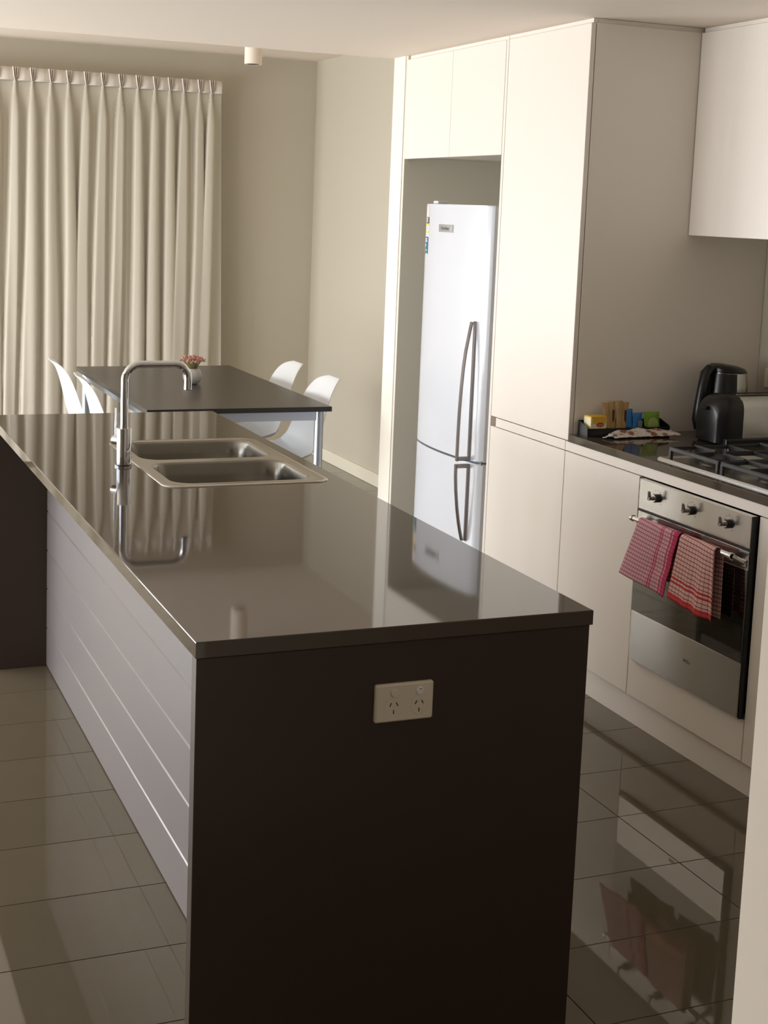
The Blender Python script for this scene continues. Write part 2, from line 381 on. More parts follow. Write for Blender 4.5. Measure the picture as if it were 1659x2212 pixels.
# island power outlet
def gpo(root, o3, xd, zd, nd):
    """double outlet; o3 lower-left corner on the wall, xd right, zd up, nd out of the wall"""
    o3, xd, zd, nd = map(Vector, (o3, xd, zd, nd))
    def place(b):
        for v in b.verts: v.co = o3+xd*v.co.x+zd*v.co.y+nd*v.co.z
        return b
    b = bmesh.new(); l0 = loop(b, rrect(0, .116, 0, .072, .004, 4), 0); l1 = loop(b, rrect(0, .116, 0, .072, .004, 4), .006)
    l2 = loop(b, rrect(.003, .113, .003, .069, .003, 4), .009); bridge(b, l0, l1); bridge(b, l1, l2); b.faces.new(l2); b.faces.new(l0)
    obj('plate', place(b), 'socket', root)
    for cx, on in ((.036, 0), (.087, 1)):
        obj('socket_ring', place(lathe(cx, .028, [(.0175, .0088), (.0175, .0093), (.0168, .0095), (.002, .0095)], 28)), 'socket', root)
        b = bmesh.new()
        for dx, dy, a in ((-.0065, .006, -28), (.0065, .006, 28), (0, -.0085, 0)):
            q = box(-.0009, .0009, -.0038, .0038, .0090, .0098)
            a_ = math.radians(a)
            for v in q.verts:
                x, y = v.co.x, v.co.y
                v.co.x = cx+dx+x*math.cos(a_)-y*math.sin(a_); v.co.y = .028+dy+x*math.sin(a_)+y*math.cos(a_)
            me = bpy.data.meshes.new('t'); q.to_mesh(me); q.free(); b.from_mesh(me); bpy.data.meshes.remove(me)
        obj('pin_slots', place(b), 'slot', root)
        rk = obj('rocker', place(lathe(cx+.001, .056, [(.0078, .0088), (.0076, .0125 if not on else .0112), (.0066, .0136 if not on else .0122), (.001, .0138 if not on else .0124)], 24)), 'white' if on else 'socket', root, smooth=True)
        if on: obj('indicator', place(box(cx-.0012, cx+.0026, .0595, .0612, .0120, .0126)), 'red', rk)
g = thing('power_outlet', 'cream double power outlet on the dark end of the island', 'power outlet', (.397, .004, .7194))
gpo(g, (.3392, .004, .7194), (1, 0, 0), (0, 0, 1), (0, -1, 0))

# ------------------------------------------------------------------ tall cabinets, fridge niche
def leaf(name, y0, y1, z0, z1, parent, label=None, x=X1, mt='cab', t=.018):
    return obj(name, box(x, x+t, y0+.0012, y1-.0012, z0+.0012, z1-.0012, .0012), mt, parent, label)
ofc = thing('overhead_cabinet', 'cream two-door cabinet above the fridge recess', 'cabinet', (2.2, 3.11, 1.872))
leaf('door', 2.643, 3.112, 1.872, 2.303, ofc); leaf('door', 3.112, 3.578, 1.872, 2.303, ofc)
obj('carcass', box(X1+.021, XR-.001, 2.645, 3.574, 1.882, 2.303), 'niche', ofc)
obj('filler', box(X1+.012, X1+.03, 2.645, 3.574, 2.3035, H1-.001), 'cab', ofc)
ep = obj('fridge_end_panel', box(X1+.002, XR, 3.577, 3.597, 0, H1, .0008), 'niche', loc=(2.3, 3.587, 0))
tag(ep, 'tall cream side panel at the far side of the fridge recess', 'panel')
pan = thing('pantry_cabinet', 'tall cream pantry cabinet between the fridge and the stove bench', 'cabinet', (2.3, 2.33, 0))
leaf('door', 2.021, 2.620, .868, 2.303, pan, 'tall upper door'); leaf('door', 2.038, 2.620, .1014, .8304, pan, 'lower door')
obj('side_panel', box(X1+.021, XR-.001, 2.022, 2.040, .86, 2.303, .0008), 'cab', pan)
obj('side_panel', box(X1+.001, XR-.001, 2.624, 2.642, 0, 2.303, .0008), 'cab', pan)
obj('carcass', box(X1+.03, XR-.001, 2.0405, 2.6235, .10, 2.30), 'niche', pan)
obj('filler', box(X1+.012, X1+.03, 2.030, 2.642, 2.3035, H1-.001), 'cab', pan)
obj('filler', box(X1+.031, 2.40, 2.028, 2.040, 2.3035, H1-.001), 'cab', pan)
obj('rail', box(X1+.003, X1+.02, 2.045, 2.582, .8315, .8655, .001), 'cab', pan)
# benches
rail = obj('bench_rail', box(X1+.004, X1+.022, -1.19, 2.044, .8315, .8645, .001), 'cab', loc=(X1, .4, .83))
tag(rail, 'narrow cream rail under the stove bench edge', 'trim')
def base_unit(y0, y1, label, nd=1):
    t = thing('base_cabinet', label, 'cabinet', (2.3, (y0+y1)/2, .1))
    for k in range(nd):
        a = y0+(y1-y0)*k/nd; leaf('door', a, a+(y1-y0)/nd, .1014, .8304, t)
    obj('carcass', box(X1+.024, XR-.001, y0+.001, y1-.001, .101, .83), 'niche', t); return t
base_unit(1.555, 2.037, 'cream base cabinet door between the pantry and the oven')
base_unit(.345, .9365, 'cream base cabinet door to the right of the oven')
base_unit(-.255, .343, 'cream base cabinet next along from the oven, behind the hall wall')
base_unit(-1.19, -.257, 'cream two-door base cabinet at the end of the stove bench', 2)
ovc = thing('oven_cabinet', 'cream cabinet housing the oven with a plain panel below it', 'cabinet', (2.3, 1.245, .1))
leaf('drawer_front', .9375, 1.554, .1014, .2295, ovc)
obj('carcass', box(X1+.52, XR, .939, 1.552, .101, .83), 'niche', ovc)
obj('shelf', box(X1+.02, X1+.52, .939, 1.552, .205, .223), 'niche', ovc)
tag(obj('kickboard', box(X1+.0235, X1+.04, -1.19, 2.622, 0, .099), 'cab', loc=(X1, .7, 0)), 'cream kickboard along the floor under the stove cabinets', 'kickboard')
tag(obj('stove_benchtop', slab(X1, XR-.001, -1.19, YP-.0005, .8650, ZB), 'stone', loc=(2.3, .4, .865)), 'dark stone benchtop under the kettle, toaster and gas hob', 'benchtop')
X2 = 2.3414
for k, (a, b, lb) in enumerate(((1.42, 2.020, 'cream overhead cabinet above the kettle, at the pantry side'), (.82, 1.418, 'cream overhead cabinet above the oven, outside the right frame edge'))):
    t = thing('overhead_cabinet', lb, 'cabinet', (2.5, (a+b)/2, 1.598))
    leaf('door', a, b, 1.598, 2.303, t, x=X2); obj('carcass', box(X2+.02, XR-.001, a+.001, b-.001, 1.606, 2.303), 'niche', t)
    obj('filler', box(X2+.012, X2+.03, a+.001, b-.001, 2.3035, H1-.001), 'cab', t)
    
# ------------------------------------------------------------------ fridge
FY0, FY1, FZ = 2.708, 3.330, 1.680
fr = thing('fridge', 'white two-door fridge freezer with curved doors standing in the recess', 'fridge', (2.25, 2.98, 0))
obj('body', box(1.955, 2.60, FY0+.004, FY1-.004, .03, FZ-.004, .006), 'fridgeg', fr)
def bow(y):  # plan of the bowed door front
    u = (y-FY0)/(FY1-FY0)*2-1; return 1.906-.034*(1-u*u)-.004*(1-abs(u)**8)
def door_bm(z0, z1):
    ys = [FY0+.0+(FY1-FY0)*i/40 for i in range(41)]
    pts = [(1.948, FY0)]
    for y in ys:
        e = min(y-FY0, FY1-y); rr = .014
        add = (rr-math.sqrt(max(rr*rr-(rr-min(e, rr))**2, 0)))
        pts.append((bow(y)+add, y))
    pts.append((1.948, FY1)); bm = bmesh.new()
    A = loop(bm, pts, z0); B = loop(bm, pts, z1); bm.faces.new(A); bridge(bm, A, B); top = bm.faces.new(B)
    bmesh.ops.bevel(bm, geom=[e for e in bm.edges if abs(e.verts[0].co.z-e.verts[1].co.z) < 1e-6 and len(e.link_faces) == 2 and e.verts[0].co.x < 1.947], offset=.004, segments=2, affect='EDGES')
    return bm
ud = obj('upper_door', door_bm(.665, FZ), 'fridge', fr, smooth=True); ld = obj('lower_door', door_bm(.05, .656), 'fridge', fr, smooth=True)
obj('door_seal', box(1.915, 1.950, FY0+.006, FY1-.006, .04, FZ-.006), 'seal', fr)
obj('hinge_cap', box(1.925, 1.975, FY1-.075, FY1-.028, FZ-.001, FZ+.014, .004, seg=2), 'white', fr)
for y in (FY0+.06, FY1-.06): obj('foot', cyl((2.02, y, 0), (2.02, y, .031), .02, 16), 'mattblack', fr)
HY = 2.775
def ribbon(pts, wy, tx, mt, parent, y=HY):
    """flat bar following (x,z) points, width wy along y, thickness tx"""
    bm = bmesh.new(); rings = []
    for i, (x, z) in enumerate(pts):
        a = Vector(pts[max(i-1, 0)]); b = Vector(pts[min(i+1, len(pts)-1)]); t = (b-a).normalized(); n = Vector((-t.y, t.x))
        q = []
        for s, v in ((-1, -1), (-1, 1), (1, 1), (1, -1)):
            q.append(bm.verts.new((x+n.x*s*tx/2, y+v*wy/2, z+n.y*s*tx/2)))
        rings.append(q)
    for a, b in zip(rings, rings[1:]): bridge(bm, a, b)
    bm.faces.new(rings[0]); bm.faces.new(rings[-1])
    bmesh.ops.bevel(bm, geom=bm.edges[:], offset=tx*.22, segments=1, affect='EDGES')
    return bm
xb = bow(HY)+.001
up_pts = [(1.874, 1.222), (1.867, 1.185), (1.860, 1.144), (1.853, 1.104), (1.846, 1.04), (1.841, .96), (1.8375, .87), (1.836, .77), (1.8355, .662)]
h = obj('handle', ribbon(up_pts, .017, .009, None, None), 'handle', ud, 'long grey handle curving away from the door')
obj('handle', box(xb-.007, xb+.001, HY-.008, HY+.008, .668, 1.224, .002), 'handle', ud, 'grey mounting strip')
obj('handle', box(1.832, xb, HY-.0085, HY+.0085, .664, .680, .003), 'handle', ud, 'grey bracket at the lower end of the handle')
lo_pts = [(1.8325, .650), (1.8335, .60), (1.838, .54), (1.846, .47), (1.856, .41), (1.866, .365), (1.874, .335)]
obj('handle', ribbon(lo_pts, .017, .009, None, None), 'handle', ld, 'short grey handle curving back to the door')
obj('handle', box(xb-.007, xb+.001, HY-.008, HY+.008, .333, .650, .002), 'handle', ld, 'grey mounting strip')
obj('handle', box(1.829, xb, HY-.0085, HY+.0085, .634, .650, .003), 'handle', ld, 'grey bracket at the upper end of the handle')
def on_door(y0, y1, z0, z1, name, mt, parent, lift=.0012, label=None, n=6, bite=0):
    bm = bmesh.new(); a = []; b = []
    for i in range(n+1):
        y = y0+(y1-y0)*i/n; e = min(y-FY0, FY1-y); rr = .014; add = (rr-math.sqrt(max(rr*rr-(rr-min(e, rr))**2, 0)))
        a.append(bm.verts.new((bow(y)+add-lift, y, z0+bite*(1-(2*i/n-1)**2)))); b.append(bm.verts.new((bow(y)+add-lift, y, z1)))
    bridge(bm, a, b, False)
    o = obj(name, bm, mt, parent, label); solid(o, .0008, 1); return o
bd = on_door(2.972, 3.117, 1.5665, 1.598, 'badge', 'badge', ud, label='grey maker badge')
yb_ = 3.05; nx = Vector((0, -1, 0))
obj('lettering', text_bm('Hamilton', .021, (bow(yb_)-.0026, yb_, 1.582), (0, -1, 0), (0, 0, 1), .0002), 'ink', bd)
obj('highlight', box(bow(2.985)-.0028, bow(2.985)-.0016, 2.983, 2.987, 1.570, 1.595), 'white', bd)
s1 = on_door(3.2540, 3.2975, 1.625, 1.668, 'sticker', 'stpink', ud, label='faint pink sticker')
s2 = on_door(3.2520, 3.2975, 1.598, 1.624, 'sticker', 'stblack', ud, label='black sticker with white squiggle')
for k in range(5):
    on_door(3.2610+.002*(k % 2), 3.2905-.002*(k % 2), 1.6025+.0042*k, 1.6048+.0042*k, 'print', 'stwhite', s2, .0024)
s3 = on_door(3.2520, 3.2975, 1.5435, 1.5975, 'sticker', 'stwhite', ud, label='yellow and white energy sticker')
on_door(3.2550, 3.2955, 1.586, 1.597, 'print', 'styellow', s3, .0024); on_door(3.2550, 3.2955, 1.557, 1.567, 'print', 'styellow', s3, .0024)
on_door(3.2700, 3.2820, 1.571, 1.583, 'print', 'pink', s3, .0024); on_door(3.2580, 3.2920, 1.5495, 1.5505, 'print', 'ink', s3, .0024)
s4 = on_door(3.2565, 3.2995, 1.468, 1.541, 'sticker', 'stblue', ud, label='blue sticker with pale print', bite=.006)
on_door(3.2700, 3.2935, 1.530, 1.535, 'print', 'stwhite', s4, .0024); on_door(3.2860, 3.2935, 1.526, 1.531, 'print', 'stwhite', s4, .0024)
on_door(3.2680, 3.2945, 1.520, 1.5255, 'print', 'stwhite', s4, .0024); on_door(3.2850, 3.2960, 1.500, 1.511, 'print', 'cream', s4, .0024)
on_door(3.2640, 3.2920, 1.482, 1.488, 'print', 'palegreen', s4, .0024)

# ------------------------------------------------------------------ oven
XO = X1-.020; OY0, OY1, OZ0, OZ1 = .945, 1.5225, .2345, .8290
ov = thing('oven', 'stainless steel built-in oven with three knobs under the gas hob', 'oven', (2.1, (OY0+OY1)/2, OZ0))
obj('body', box(X1, X1+.50, OY0+.012, OY1-.012, OZ0+.006, OZ1-.012), 'mattblack', ov)
cp = obj('control_panel', box(XO, X1-.001, OY0, OY1, .7335, OZ1, .0014), 'steelp', ov)
obj('panel_gap', box(XO+.008, X1, OY0+.002, OY1-.002, .726, .7336), 'mattblack', ov)
dr = obj('door', box(XO, X1-.002, OY0+.001, OY1-.001, OZ0, .7255, .0012), 'steelp', ov)
obj('side_trim', box(XO+.0035, X1, OY0-.003, OY0+.0005, OZ0-.003, OZ1-.001), 'mattblack', ov)
obj('glass', box(XO-.0022, XO+.003, OY0+.0012, OY1-.0012, .3975, .672, .0006), 'glass', dr, 'dark mirror-like glass')
obj('lower_strip', box(XO-.0022, XO+.003, OY0+.0012, OY1-.0012, OZ0+.0005, .3968, .0006), 'steelp', dr)
obj('lettering', text_bm('SMEG', .015, (XO-.0026, 1.205, .322), (0, -1, 0), (0, 0, 1), .0002), 'ink', dr)
XH, ZH = 1.842, .708
hd = obj('handle', cyl((XH, .972, ZH), (XH, 1.500, ZH), .0085, 20), 'chrome', dr, 'round steel bar handle', smooth=True)
for y in (.978, 1.494):
    obj('handle_ring', cyl((XH, y-.006, ZH), (XH, y+.006, ZH), .0105, 20), 'steelp', hd, smooth=True)
for y, s in ((.966, 1), (1.500, -1)):
    bm = tube([(XH, y+s*.010, ZH), (XH+.012, y+s*.006, ZH-.006), (XO-.002, y, ZH-.018)], [.0085, .0075, .0085], 14)
    obj('handle_bracket', bm, 'steelp', hd, smooth=True)
    obj('bracket_foot', box(XO-.005, XO-.0001, y-.013, y+.013, ZH-.030, ZH-.008, .002), 'steelp', hd)
def knob(y, lb):
    z = .7855
    kb_ = obj('knob', cyl((XO-.011, y, z), (XO-.0005, y, z), .0135, 24), 'black', ov, lb, smooth=True)
    obj('collar', cyl((XO-.0145, y, z), (XO-.0105, y, z), .0105, 24), 'steelp', kb_, smooth=True)
    obj('stem', tube([(XO-.014, y, z), (XO-.024, y, z), (XO-.034, y, z)], [.0066, .0056, .0066], 16), 'handle', kb_, smooth=True)
    obj('lever', tube([(XO-.028, y, z-.001), (XO-.031, y, z+.010), (XO-.032, y, z+.021), (XO-.032, y, z+.0235)], [.0055, .0052, .0048, .0026], 12), 'handle', kb_, smooth=True)
    b = bmesh.new()
    for k in range(9):
        a = math.radians(-130+k*32.5); r_ = .025
        q = (y-r_*math.sin(a), z+r_*math.cos(a)); box(XO-.0006, XO-.0001, q[0]-.0016, q[0]+.0016, q[1]-.0009, q[1]+.0009, bm=b)
    obj('dial_marks', b, 'ink', cp)
for y, lb in ((1.4185, 'left knob'), (1.2340, 'middle knob'), (1.0490, 'right knob')): knob(y, lb)

# ------------------------------------------------------------------ tea towels on the oven handle
def towel(name, label, mt, yt0, yt1, yb0, yb1, zb0, zb1, back, wave, seed, lift=0):
    """yt = far and near end at the bar, yb = at the hem; u runs 0 (far) to 1 (near)"""
    rnd = random.Random(seed); nu, nv = 44, 56; bm = bmesh.new(); uvl = bm.loops.layers.uv.new('UVMap')
    r_ = .0125+lift; rows = []; info = {}
    for j in range(nv+1):
        t = j/nv; row = []
        for i in range(nu+1):
            u = i/nu; zb_ = zb0+(zb1-zb0)*u; fl_ = ZH-zb_; hl = math.pi*r_; bl = back; tot = fl_+hl+bl; s = t*tot
            if s < fl_:
                k = (fl_-s)/fl_; y = (yt0+(yt1-yt0)*u)*(1-k)+(yb0+(yb1-yb0)*u)*k; z = ZH-(fl_-s); x = XH-r_-.010*k-wave(u, k)
            elif s < fl_+hl:
                a = (s-fl_)/r_; y = yt0+(yt1-yt0)*u; x = XH-r_*math.cos(a)-wave(u, 0); z = ZH+r_*math.sin(a)
            else:
                k = (s-fl_-hl)/bl; y = (yt0+(yt1-yt0)*u)*(1-k)+(yb0*.35+yt0*.65+((yb1-yb0)*.35+(yt1-yt0)*.65)*u)*k; z = ZH-(s-fl_-hl); x = min(XH+r_+.001-wave(u, k)*.15, XO-.006)
            v = bm.verts.new((x, y, z)); row.append(v); info[v] = (u*abs(yb1-yb0)*.92, s)
        rows.append(row)
    for a, b in zip(rows, rows[1:]): bridge(bm, a, b, False)
    for f in bm.faces:
        for l_ in f.loops: l_[uvl].uv = info[l_.vert]
    o = obj(name, bm, mt, None, smooth=True, loc=(XH, (yt0+yt1)/2, ZH)); solid(o, .0022, 0)
    tag(o, label, 'tea towel'); return o
c1 = cloth_mat('pink_check', (222, 176, 184), .0118, .0128, (150, 62, 100), (150, 62, 92), [(.138, .1425, (196, 40, 96)), (.1475, .152, (196, 40, 96)), (.192, .199, (190, 30, 90)), (.206, .25, (184, 30, 86))], [])
c2 = cloth_mat('red_check', (226, 184, 178), .0165, .0128, (176, 92, 96), (104, 22, 32), [], [(0, .020, (196, 40, 44)), (.052, .058, (186, 34, 44)), (.0645, .0705, (186, 34, 44))])
def w1(u, k): return .004*math.sin(u*5+.6)*k+.006*max(0, (u-.82)/.18)*(.3+k)+.0015*math.sin(k*14+u*4)*(u > .5)
def w2(u, k): return .005+.010*k*math.exp(-((u-.72)/.10)**2)+.007*k*math.exp(-((u-.42)/.08)**2)-.010*k*math.exp(-((u-.93)/.07)**2)+.001*math.sin(u*9)
towel('tea_towel', 'pink and white checked tea towel with magenta edge, left on the oven handle', c1, 1.442, 1.222, 1.515, 1.262, .527, .512, .16, w1, 1)
towel('tea_towel', 'red and white checked tea towel with red hem, right on the oven handle', c2, 1.205, 1.032, 1.238, 1.018, .520, .505, .20, w2, 2, .001)

# ------------------------------------------------------------------ hob
HX0, HX1, HY0, HY1 = 1.935, 2.445, .93, 1.522
hb = thing('gas_hob', 'stainless steel gas hob with black cast iron grates set in the stove benchtop', 'hob', (2.19, 1.226, ZB))
bm = bmesh.new()
a = loop(bm, rrect(HX0, HX1, HY0, HY1, .008, 3), ZB); b = loop(bm, rrect(HX0, HX1, HY0, HY1, .008, 3), ZB+.004); c = loop(bm, rrect(HX0+.005, HX1-.005, HY0+.005, HY1-.005, .006, 3), ZB+.0085)
d = loop(bm, rrect(HX0+.016, HX1-.016, HY0+.016, HY1-.016, .006, 3), ZB+.0085); e = loop(bm, rrect(HX0+.022, HX1-.022, HY0+.022, HY1-.022, .006, 3), ZB+.004)
for p, q in ((a, b), (b, c), (c, d), (d, e)): bridge(bm, p, q)
bm.faces.new(e); bm.faces.new(a)
obj('steel_tray', bm, 'steelp', hb)
burn = [(2.062, 1.365, .046), (2.315, 1.355, .036), (2.062, 1.085, .036), (2.315, 1.095, .046)]
for k, (x, y, r_) in enumerate(burn):
    bb = obj('burner', lathe(x, y, [(r_+.016, ZB+.0041), (r_+.014, ZB+.010), (r_+.004, ZB+.012), (r_, ZB+.020), (r_-.004, ZB+.024), (.002, ZB+.024)], 36), 'cap', hb, smooth=True)
    obj('burner_cap', lathe(x, y, [(r_-.003, ZB+.0245), (r_-.002, ZB+.029), (r_-.008, ZB+.033), (.004, ZB+.034)], 36), 'iron', bb, smooth=True)
    obj('igniter', cyl((x-.6*r_, y-r_*1.05, ZB+.004), (x-.6*r_, y-r_*1.05, ZB+.022), .003, 10), 'white', bb)
def grate(y0, y1, cs):
    b = bmesh.new(); z0, z1 = ZB+.030, ZB+.043; xa, xb_ = HX0+.032, HX1-.032; t = .0045
    for x in (xa, xb_): box(x-t, x+t, y0, y1, z0, z1, .0015, bm=b)
    for y in (y0, y1): box(xa, xb_, y-t if y == y1 else y, y if y == y1 else y+t, z0, z1, .0015, bm=b)
    xm = (xa+xb_)/2; box(xm-t, xm+t, y0, y1, z0, z1, .0015, bm=b)
    for cx, cy, r_ in cs:
        g_ = r_*.45
        box(xa if cx < xm else xm, cx-g_, cy-.003, cy+.003, z0, z1+.003, .001, bm=b); box(cx+g_, xm if cx < xm else xb_, cy-.003, cy+.003, z0, z1+.003, .001, bm=b)
        box(cx-.003, cx+.003, y0, cy-g_, z0, z1+.003, .001, bm=b); box(cx-.003, cx+.003, cy+g_, y1, z0, z1+.003, .001, bm=b)
    for x in (xa, xm, xb_):
        for y in (y0+.006, y1-.006): box(x-.005, x+.005, y-.005, y+.005, ZB+.0041, z0+.002, bm=b)
    return b
obj('grate', grate(1.234, 1.496, burn[:2]), 'iron', hb); obj('grate', grate(.956, 1.222, burn[2:]), 'iron', hb)

# ------------------------------------------------------------------ toaster and kettle
to = thing('toaster', 'silver two-slice toaster with black plastic ends beside the kettle', 'toaster', (2.45, 1.765, ZB))
def tprof(y0, y1, z0, z1, r_):
    return [(y0, z0)]+[(y0+r_-r_*math.cos(math.radians(a)), z1-r_+r_*math.sin(math.radians(a))) for a in range(0, 91, 15)]+[(y1-r_+r_*math.sin(math.radians(a)), z1-r_+r_*math.cos(math.radians(a))) for a in range(0, 91, 15)]+[(y1, z0)]
obj('body', prism(tprof(1.692, 1.842, ZB+.026, ZB+.168, .040), 'x', 2.385, 2.60), 'steelp', to, smooth=True)
for (xa, xe) in ((2.388, 2.292), (2.597, 2.678)):
    b = bmesh.new(); prev = None
    for t in range(8):
        k = t/7; x = xa+(xe-xa)*math.sin(k*math.pi/2); s = .006*(1-k)+.0-.030*(1-math.cos(k*math.pi/2))
        pr = tprof(1.692-.004-s*0+max(0, -s)*.9, 1.842+.004-max(0, -s)*.9, ZB+.010, ZB+.168+.003-max(0, -s)*1.2, .052)
        r0 = [b.verts.new((x, p[0], p[1])) for p in pr]
        if prev: bridge(b, prev, r0)
        else: b.faces.new(r0)
        prev = r0
    b.faces.new(prev); obj('end_cap', b, 'black', to, smooth=True)
obj('base', box(2.315, 2.655, 1.676, 1.850, ZB, ZB+.028, .006, seg=2), 'black', to)
for y in (1.738, 1.796): obj('slot', box(2.40, 2.585, y-.011, y+.011, ZB+.1675, ZB+.1695), 'mattblack', to)
obj('lever', box(2.276, 2.296, 1.755, 1.779, ZB+.118, ZB+.130, .003), 'black', to)
KX, KY = 2.490, 1.936
ke = thing('kettle', 'tall silver and black electric kettle in the bench corner behind the toaster', 'kettle', (KX, KY, ZB))
kp = [(.078, ZB+.026), (.080, ZB+.032), (.079, ZB+.10), (.074, ZB+.18), (.069, ZB+.226)]
def kr(z):
    for (r0, z0), (r1, z1) in zip(kp, kp[1:]):
        if z0 <= z <= z1: return r0+(r1-r0)*(z-z0)/(z1-z0)
    return kp[-1][0] if z > kp[-1][1] else kp[0][0]
obj('body', lathe(KX, KY, kp, 40), 'steelp', ke, smooth=True)
obj('base', lathe(KX, KY, [(.082, ZB), (.084, ZB+.004), (.082, ZB+.020), (.078, ZB+.0255)], 40), 'black', ke, smooth=True)
b = bmesh.new(); rings = []
for r_, z in ((.071, ZB+.2262), (.071, ZB+.236), (.060, ZB+.247), (.035, ZB+.252), (.004, ZB+.253)):
    ring = []
    for i in range(40):
        a = 2*math.pi*i/40; dd = math.cos(a)*.86+math.sin(a)*-.3
        ring.append(b.verts.new((KX+r_*math.cos(a), KY+r_*math.sin(a), z-(.010*dd*r_/.07 if z > ZB+.23 else 0))))
    rings.append(ring)
for p, q in zip(rings, rings[1:]): bridge(b, p, q)
b.faces.new(rings[0]); b.faces.new(rings[-1])
obj('lid', b, 'black', ke, smooth=True)
sa = -160
obj('spine', lathe(KX, KY, [(kr(z)+.0045, z) for z in (ZB+.027, ZB+.06, ZB+.10, ZB+.15, ZB+.19, ZB+.2255)], 26, a0=sa-62, a1=sa+62), 'black', ke, smooth=True)
hdv = Vector((math.cos(math.radians(180+6)), math.sin(math.radians(180+6)), 0))
K0 = Vector((KX, KY, 0))
hp = [K0+hdv*(.060)+Vector((0, 0, ZB+.236)), K0+hdv*(.085)+Vector((0, 0, ZB+.238)), K0+hdv*.100+Vector((0, 0, ZB+.222)), K0+hdv*.109+Vector((0, 0, ZB+.17)), K0+hdv*.117+Vector((0, 0, ZB+.11)), K0+hdv*.122+Vector((0, 0, ZB+.06)), K0+hdv*.118+Vector((0, 0, ZB+.035)), K0+hdv*.078+Vector((0, 0, ZB+.032))]
obj('handle', tube(hp, [.014, .018, .020, .020, .021, .022, .020, .014], 14), 'black', ke, smooth=True)

# ------------------------------------------------------------------ tray of tea and coffee sachets
tr = thing('sachet_tray', 'black plastic tray of tea and coffee sachets against the pantry side', 'tray', (2.095, 1.975, ZB))
TX0, TX1, TY0, TY1 = 1.930, 2.268, 1.945, 2.012
obj('base', box(TX0, TX1, TY0, TY1, ZB, ZB+.004), 'black', tr)
obj('front_wall', box(TX0, TX1, TY0, TY0+.003, ZB+.004, ZB+.030, .0008), 'black', tr)
obj('back_wall', box(TX0, TX1, TY1-.003, TY1, ZB+.004, ZB+.052, .0008), 'black', tr)
for x in (TX0, TX1-.003): obj('side_wall', prism([(TY0+.003, ZB+.004), (TY1-.003, ZB+.004), (TY1-.003, ZB+.052), (TY0+.003, ZB+.034)], 'x', x, x+.003), 'black', tr)
for x in (2.014, 2.104, 2.176): obj('divider', box(x, x+.002, TY0+.003, TY1-.003, ZB+.004, ZB+.030), 'black', tr)
tb = thing('tea_box', 'small cream and yellow tea carton with red oval logo in the tray', 'box', (1.975, 1.972, ZB+.004))
obj('carton', box(1.944, 2.008, 1.950, 1.998, ZB+.0045, ZB+.068, .001), 'cream', tb)
obj('lid_flap', box(1.9445, 2.0075, 1.9485, 1.999, ZB+.068, ZB+.072, .001), 'yellow', tb, 'yellow lid')
fp = box(1.950, 2.004, 1.9485, 1.9498, ZB+.048, ZB+.0685)
obj('front_print', fp, 'yellow', tb)
ob_ = obj('logo', prism([(1.982+.015*math.cos(2*math.pi*i/20)*(1 if abs(math.cos(2*math.pi*i/20)) < .8 else 1.0), ZB+.043+.0075*math.sin(2*math.pi*i/20)) for i in range(20)], 'y', 1.9482, 1.9494), 'redcard', tb)
obj('lettering', text_bm('Lipton', .0095, (1.982, 1.9480, ZB+.043), (1, 0, 0), (0, 0, 1), .0001), 'pink', tb)
def sachet(name, x, y, z0, w_, h_, lean, mt, label, group=None, fan=0, t=.005, dark=None, rz=0, cat='sachet'):
    """pillow-shaped packet standing on z0, leaning back; flat crimped ends"""
    bm = bmesh.new(); nu, nv = 8, 12; fr_, bk = [], []
    for j in range(nv+1):
        v = j/nv; A = []; B = []
        for i in range(nu+1):
            u = i/nu; p = max(0, math.sin(math.pi*u))**.6*min(1, max(0, math.sin(math.pi*v))*2.2)
            px = (u-.5)*w_*(1-.10*math.sin(math.pi*v))+fan*v*h_; jit = .0008*math.sin(i*2.1+j*1.7)
            for lst, s in ((A, -1), (B, 1)):
                yy = s*(t*.5*p+.0003)+jit+lean*v*h_
                lst.append(bm.verts.new((x+px*math.cos(rz)-yy*math.sin(rz), y+px*math.sin(rz)+yy*math.cos(rz), z0+v*h_)))
        fr_.append(A); bk.append(B)
    for S in (fr_, bk):
        for a, c in zip(S, S[1:]): bridge(bm, a, c, False)
    for j in range(nv):
        bm.faces.new((fr_[j][0], fr_[j+1][0], bk[j+1][0], bk[j][0])); bm.faces.new((fr_[j][-1], fr_[j+1][-1], bk[j+1][-1], bk[j][-1]))
    for j in (0, nv):
        for i in range(nu): bm.faces.new((fr_[j][i], fr_[j][i+1], bk[j][i+1], bk[j][i]))
    o = obj(name, bm, mt, None, smooth=True, loc=(x, y, z0)); tag(o, label, cat, group)
    if dark:
        q = box(x-w_*.10+fan*h_*.5, x+w_*.16+fan*h_*.5, y-t*.5-.0016+lean*h_*.5, y-t*.5-.0006+lean*h_*.5, z0+h_*.25, z0+h_*.75)
        obj('print', q, dark, o)
    return o
gk = 'brown coffee sticks in the tray'
order = ['leftmost', 'second from the left', 'third from the left', 'rightmost']
for k in range(4):
    sachet('coffee_stick', 2.030+.0205*k, 1.968+.004*(k % 2), ZB+.0045, .0265, .112+.003*(k % 3), .10, 'kraft', 'brown paper coffee stick in the tray, '+order[k]+' of four', gk, fan=-.12+.07*k, t=.007, dark='darkbrown' if k in (1, 3) else None)
sachet('sugar_sachet', 2.122, 1.968, ZB+.0045, .034, .088, .14, 'blue', 'bright blue sachet standing next to the coffee sticks', 'sachets', fan=-.12, t=.008)
sachet('sugar_sachet', 2.142, 1.962, ZB+.0045, .040, .075, .12, 'blue', 'blue sachet with grey foil window beside the green one', 'sachets', fan=.05, t=.007)
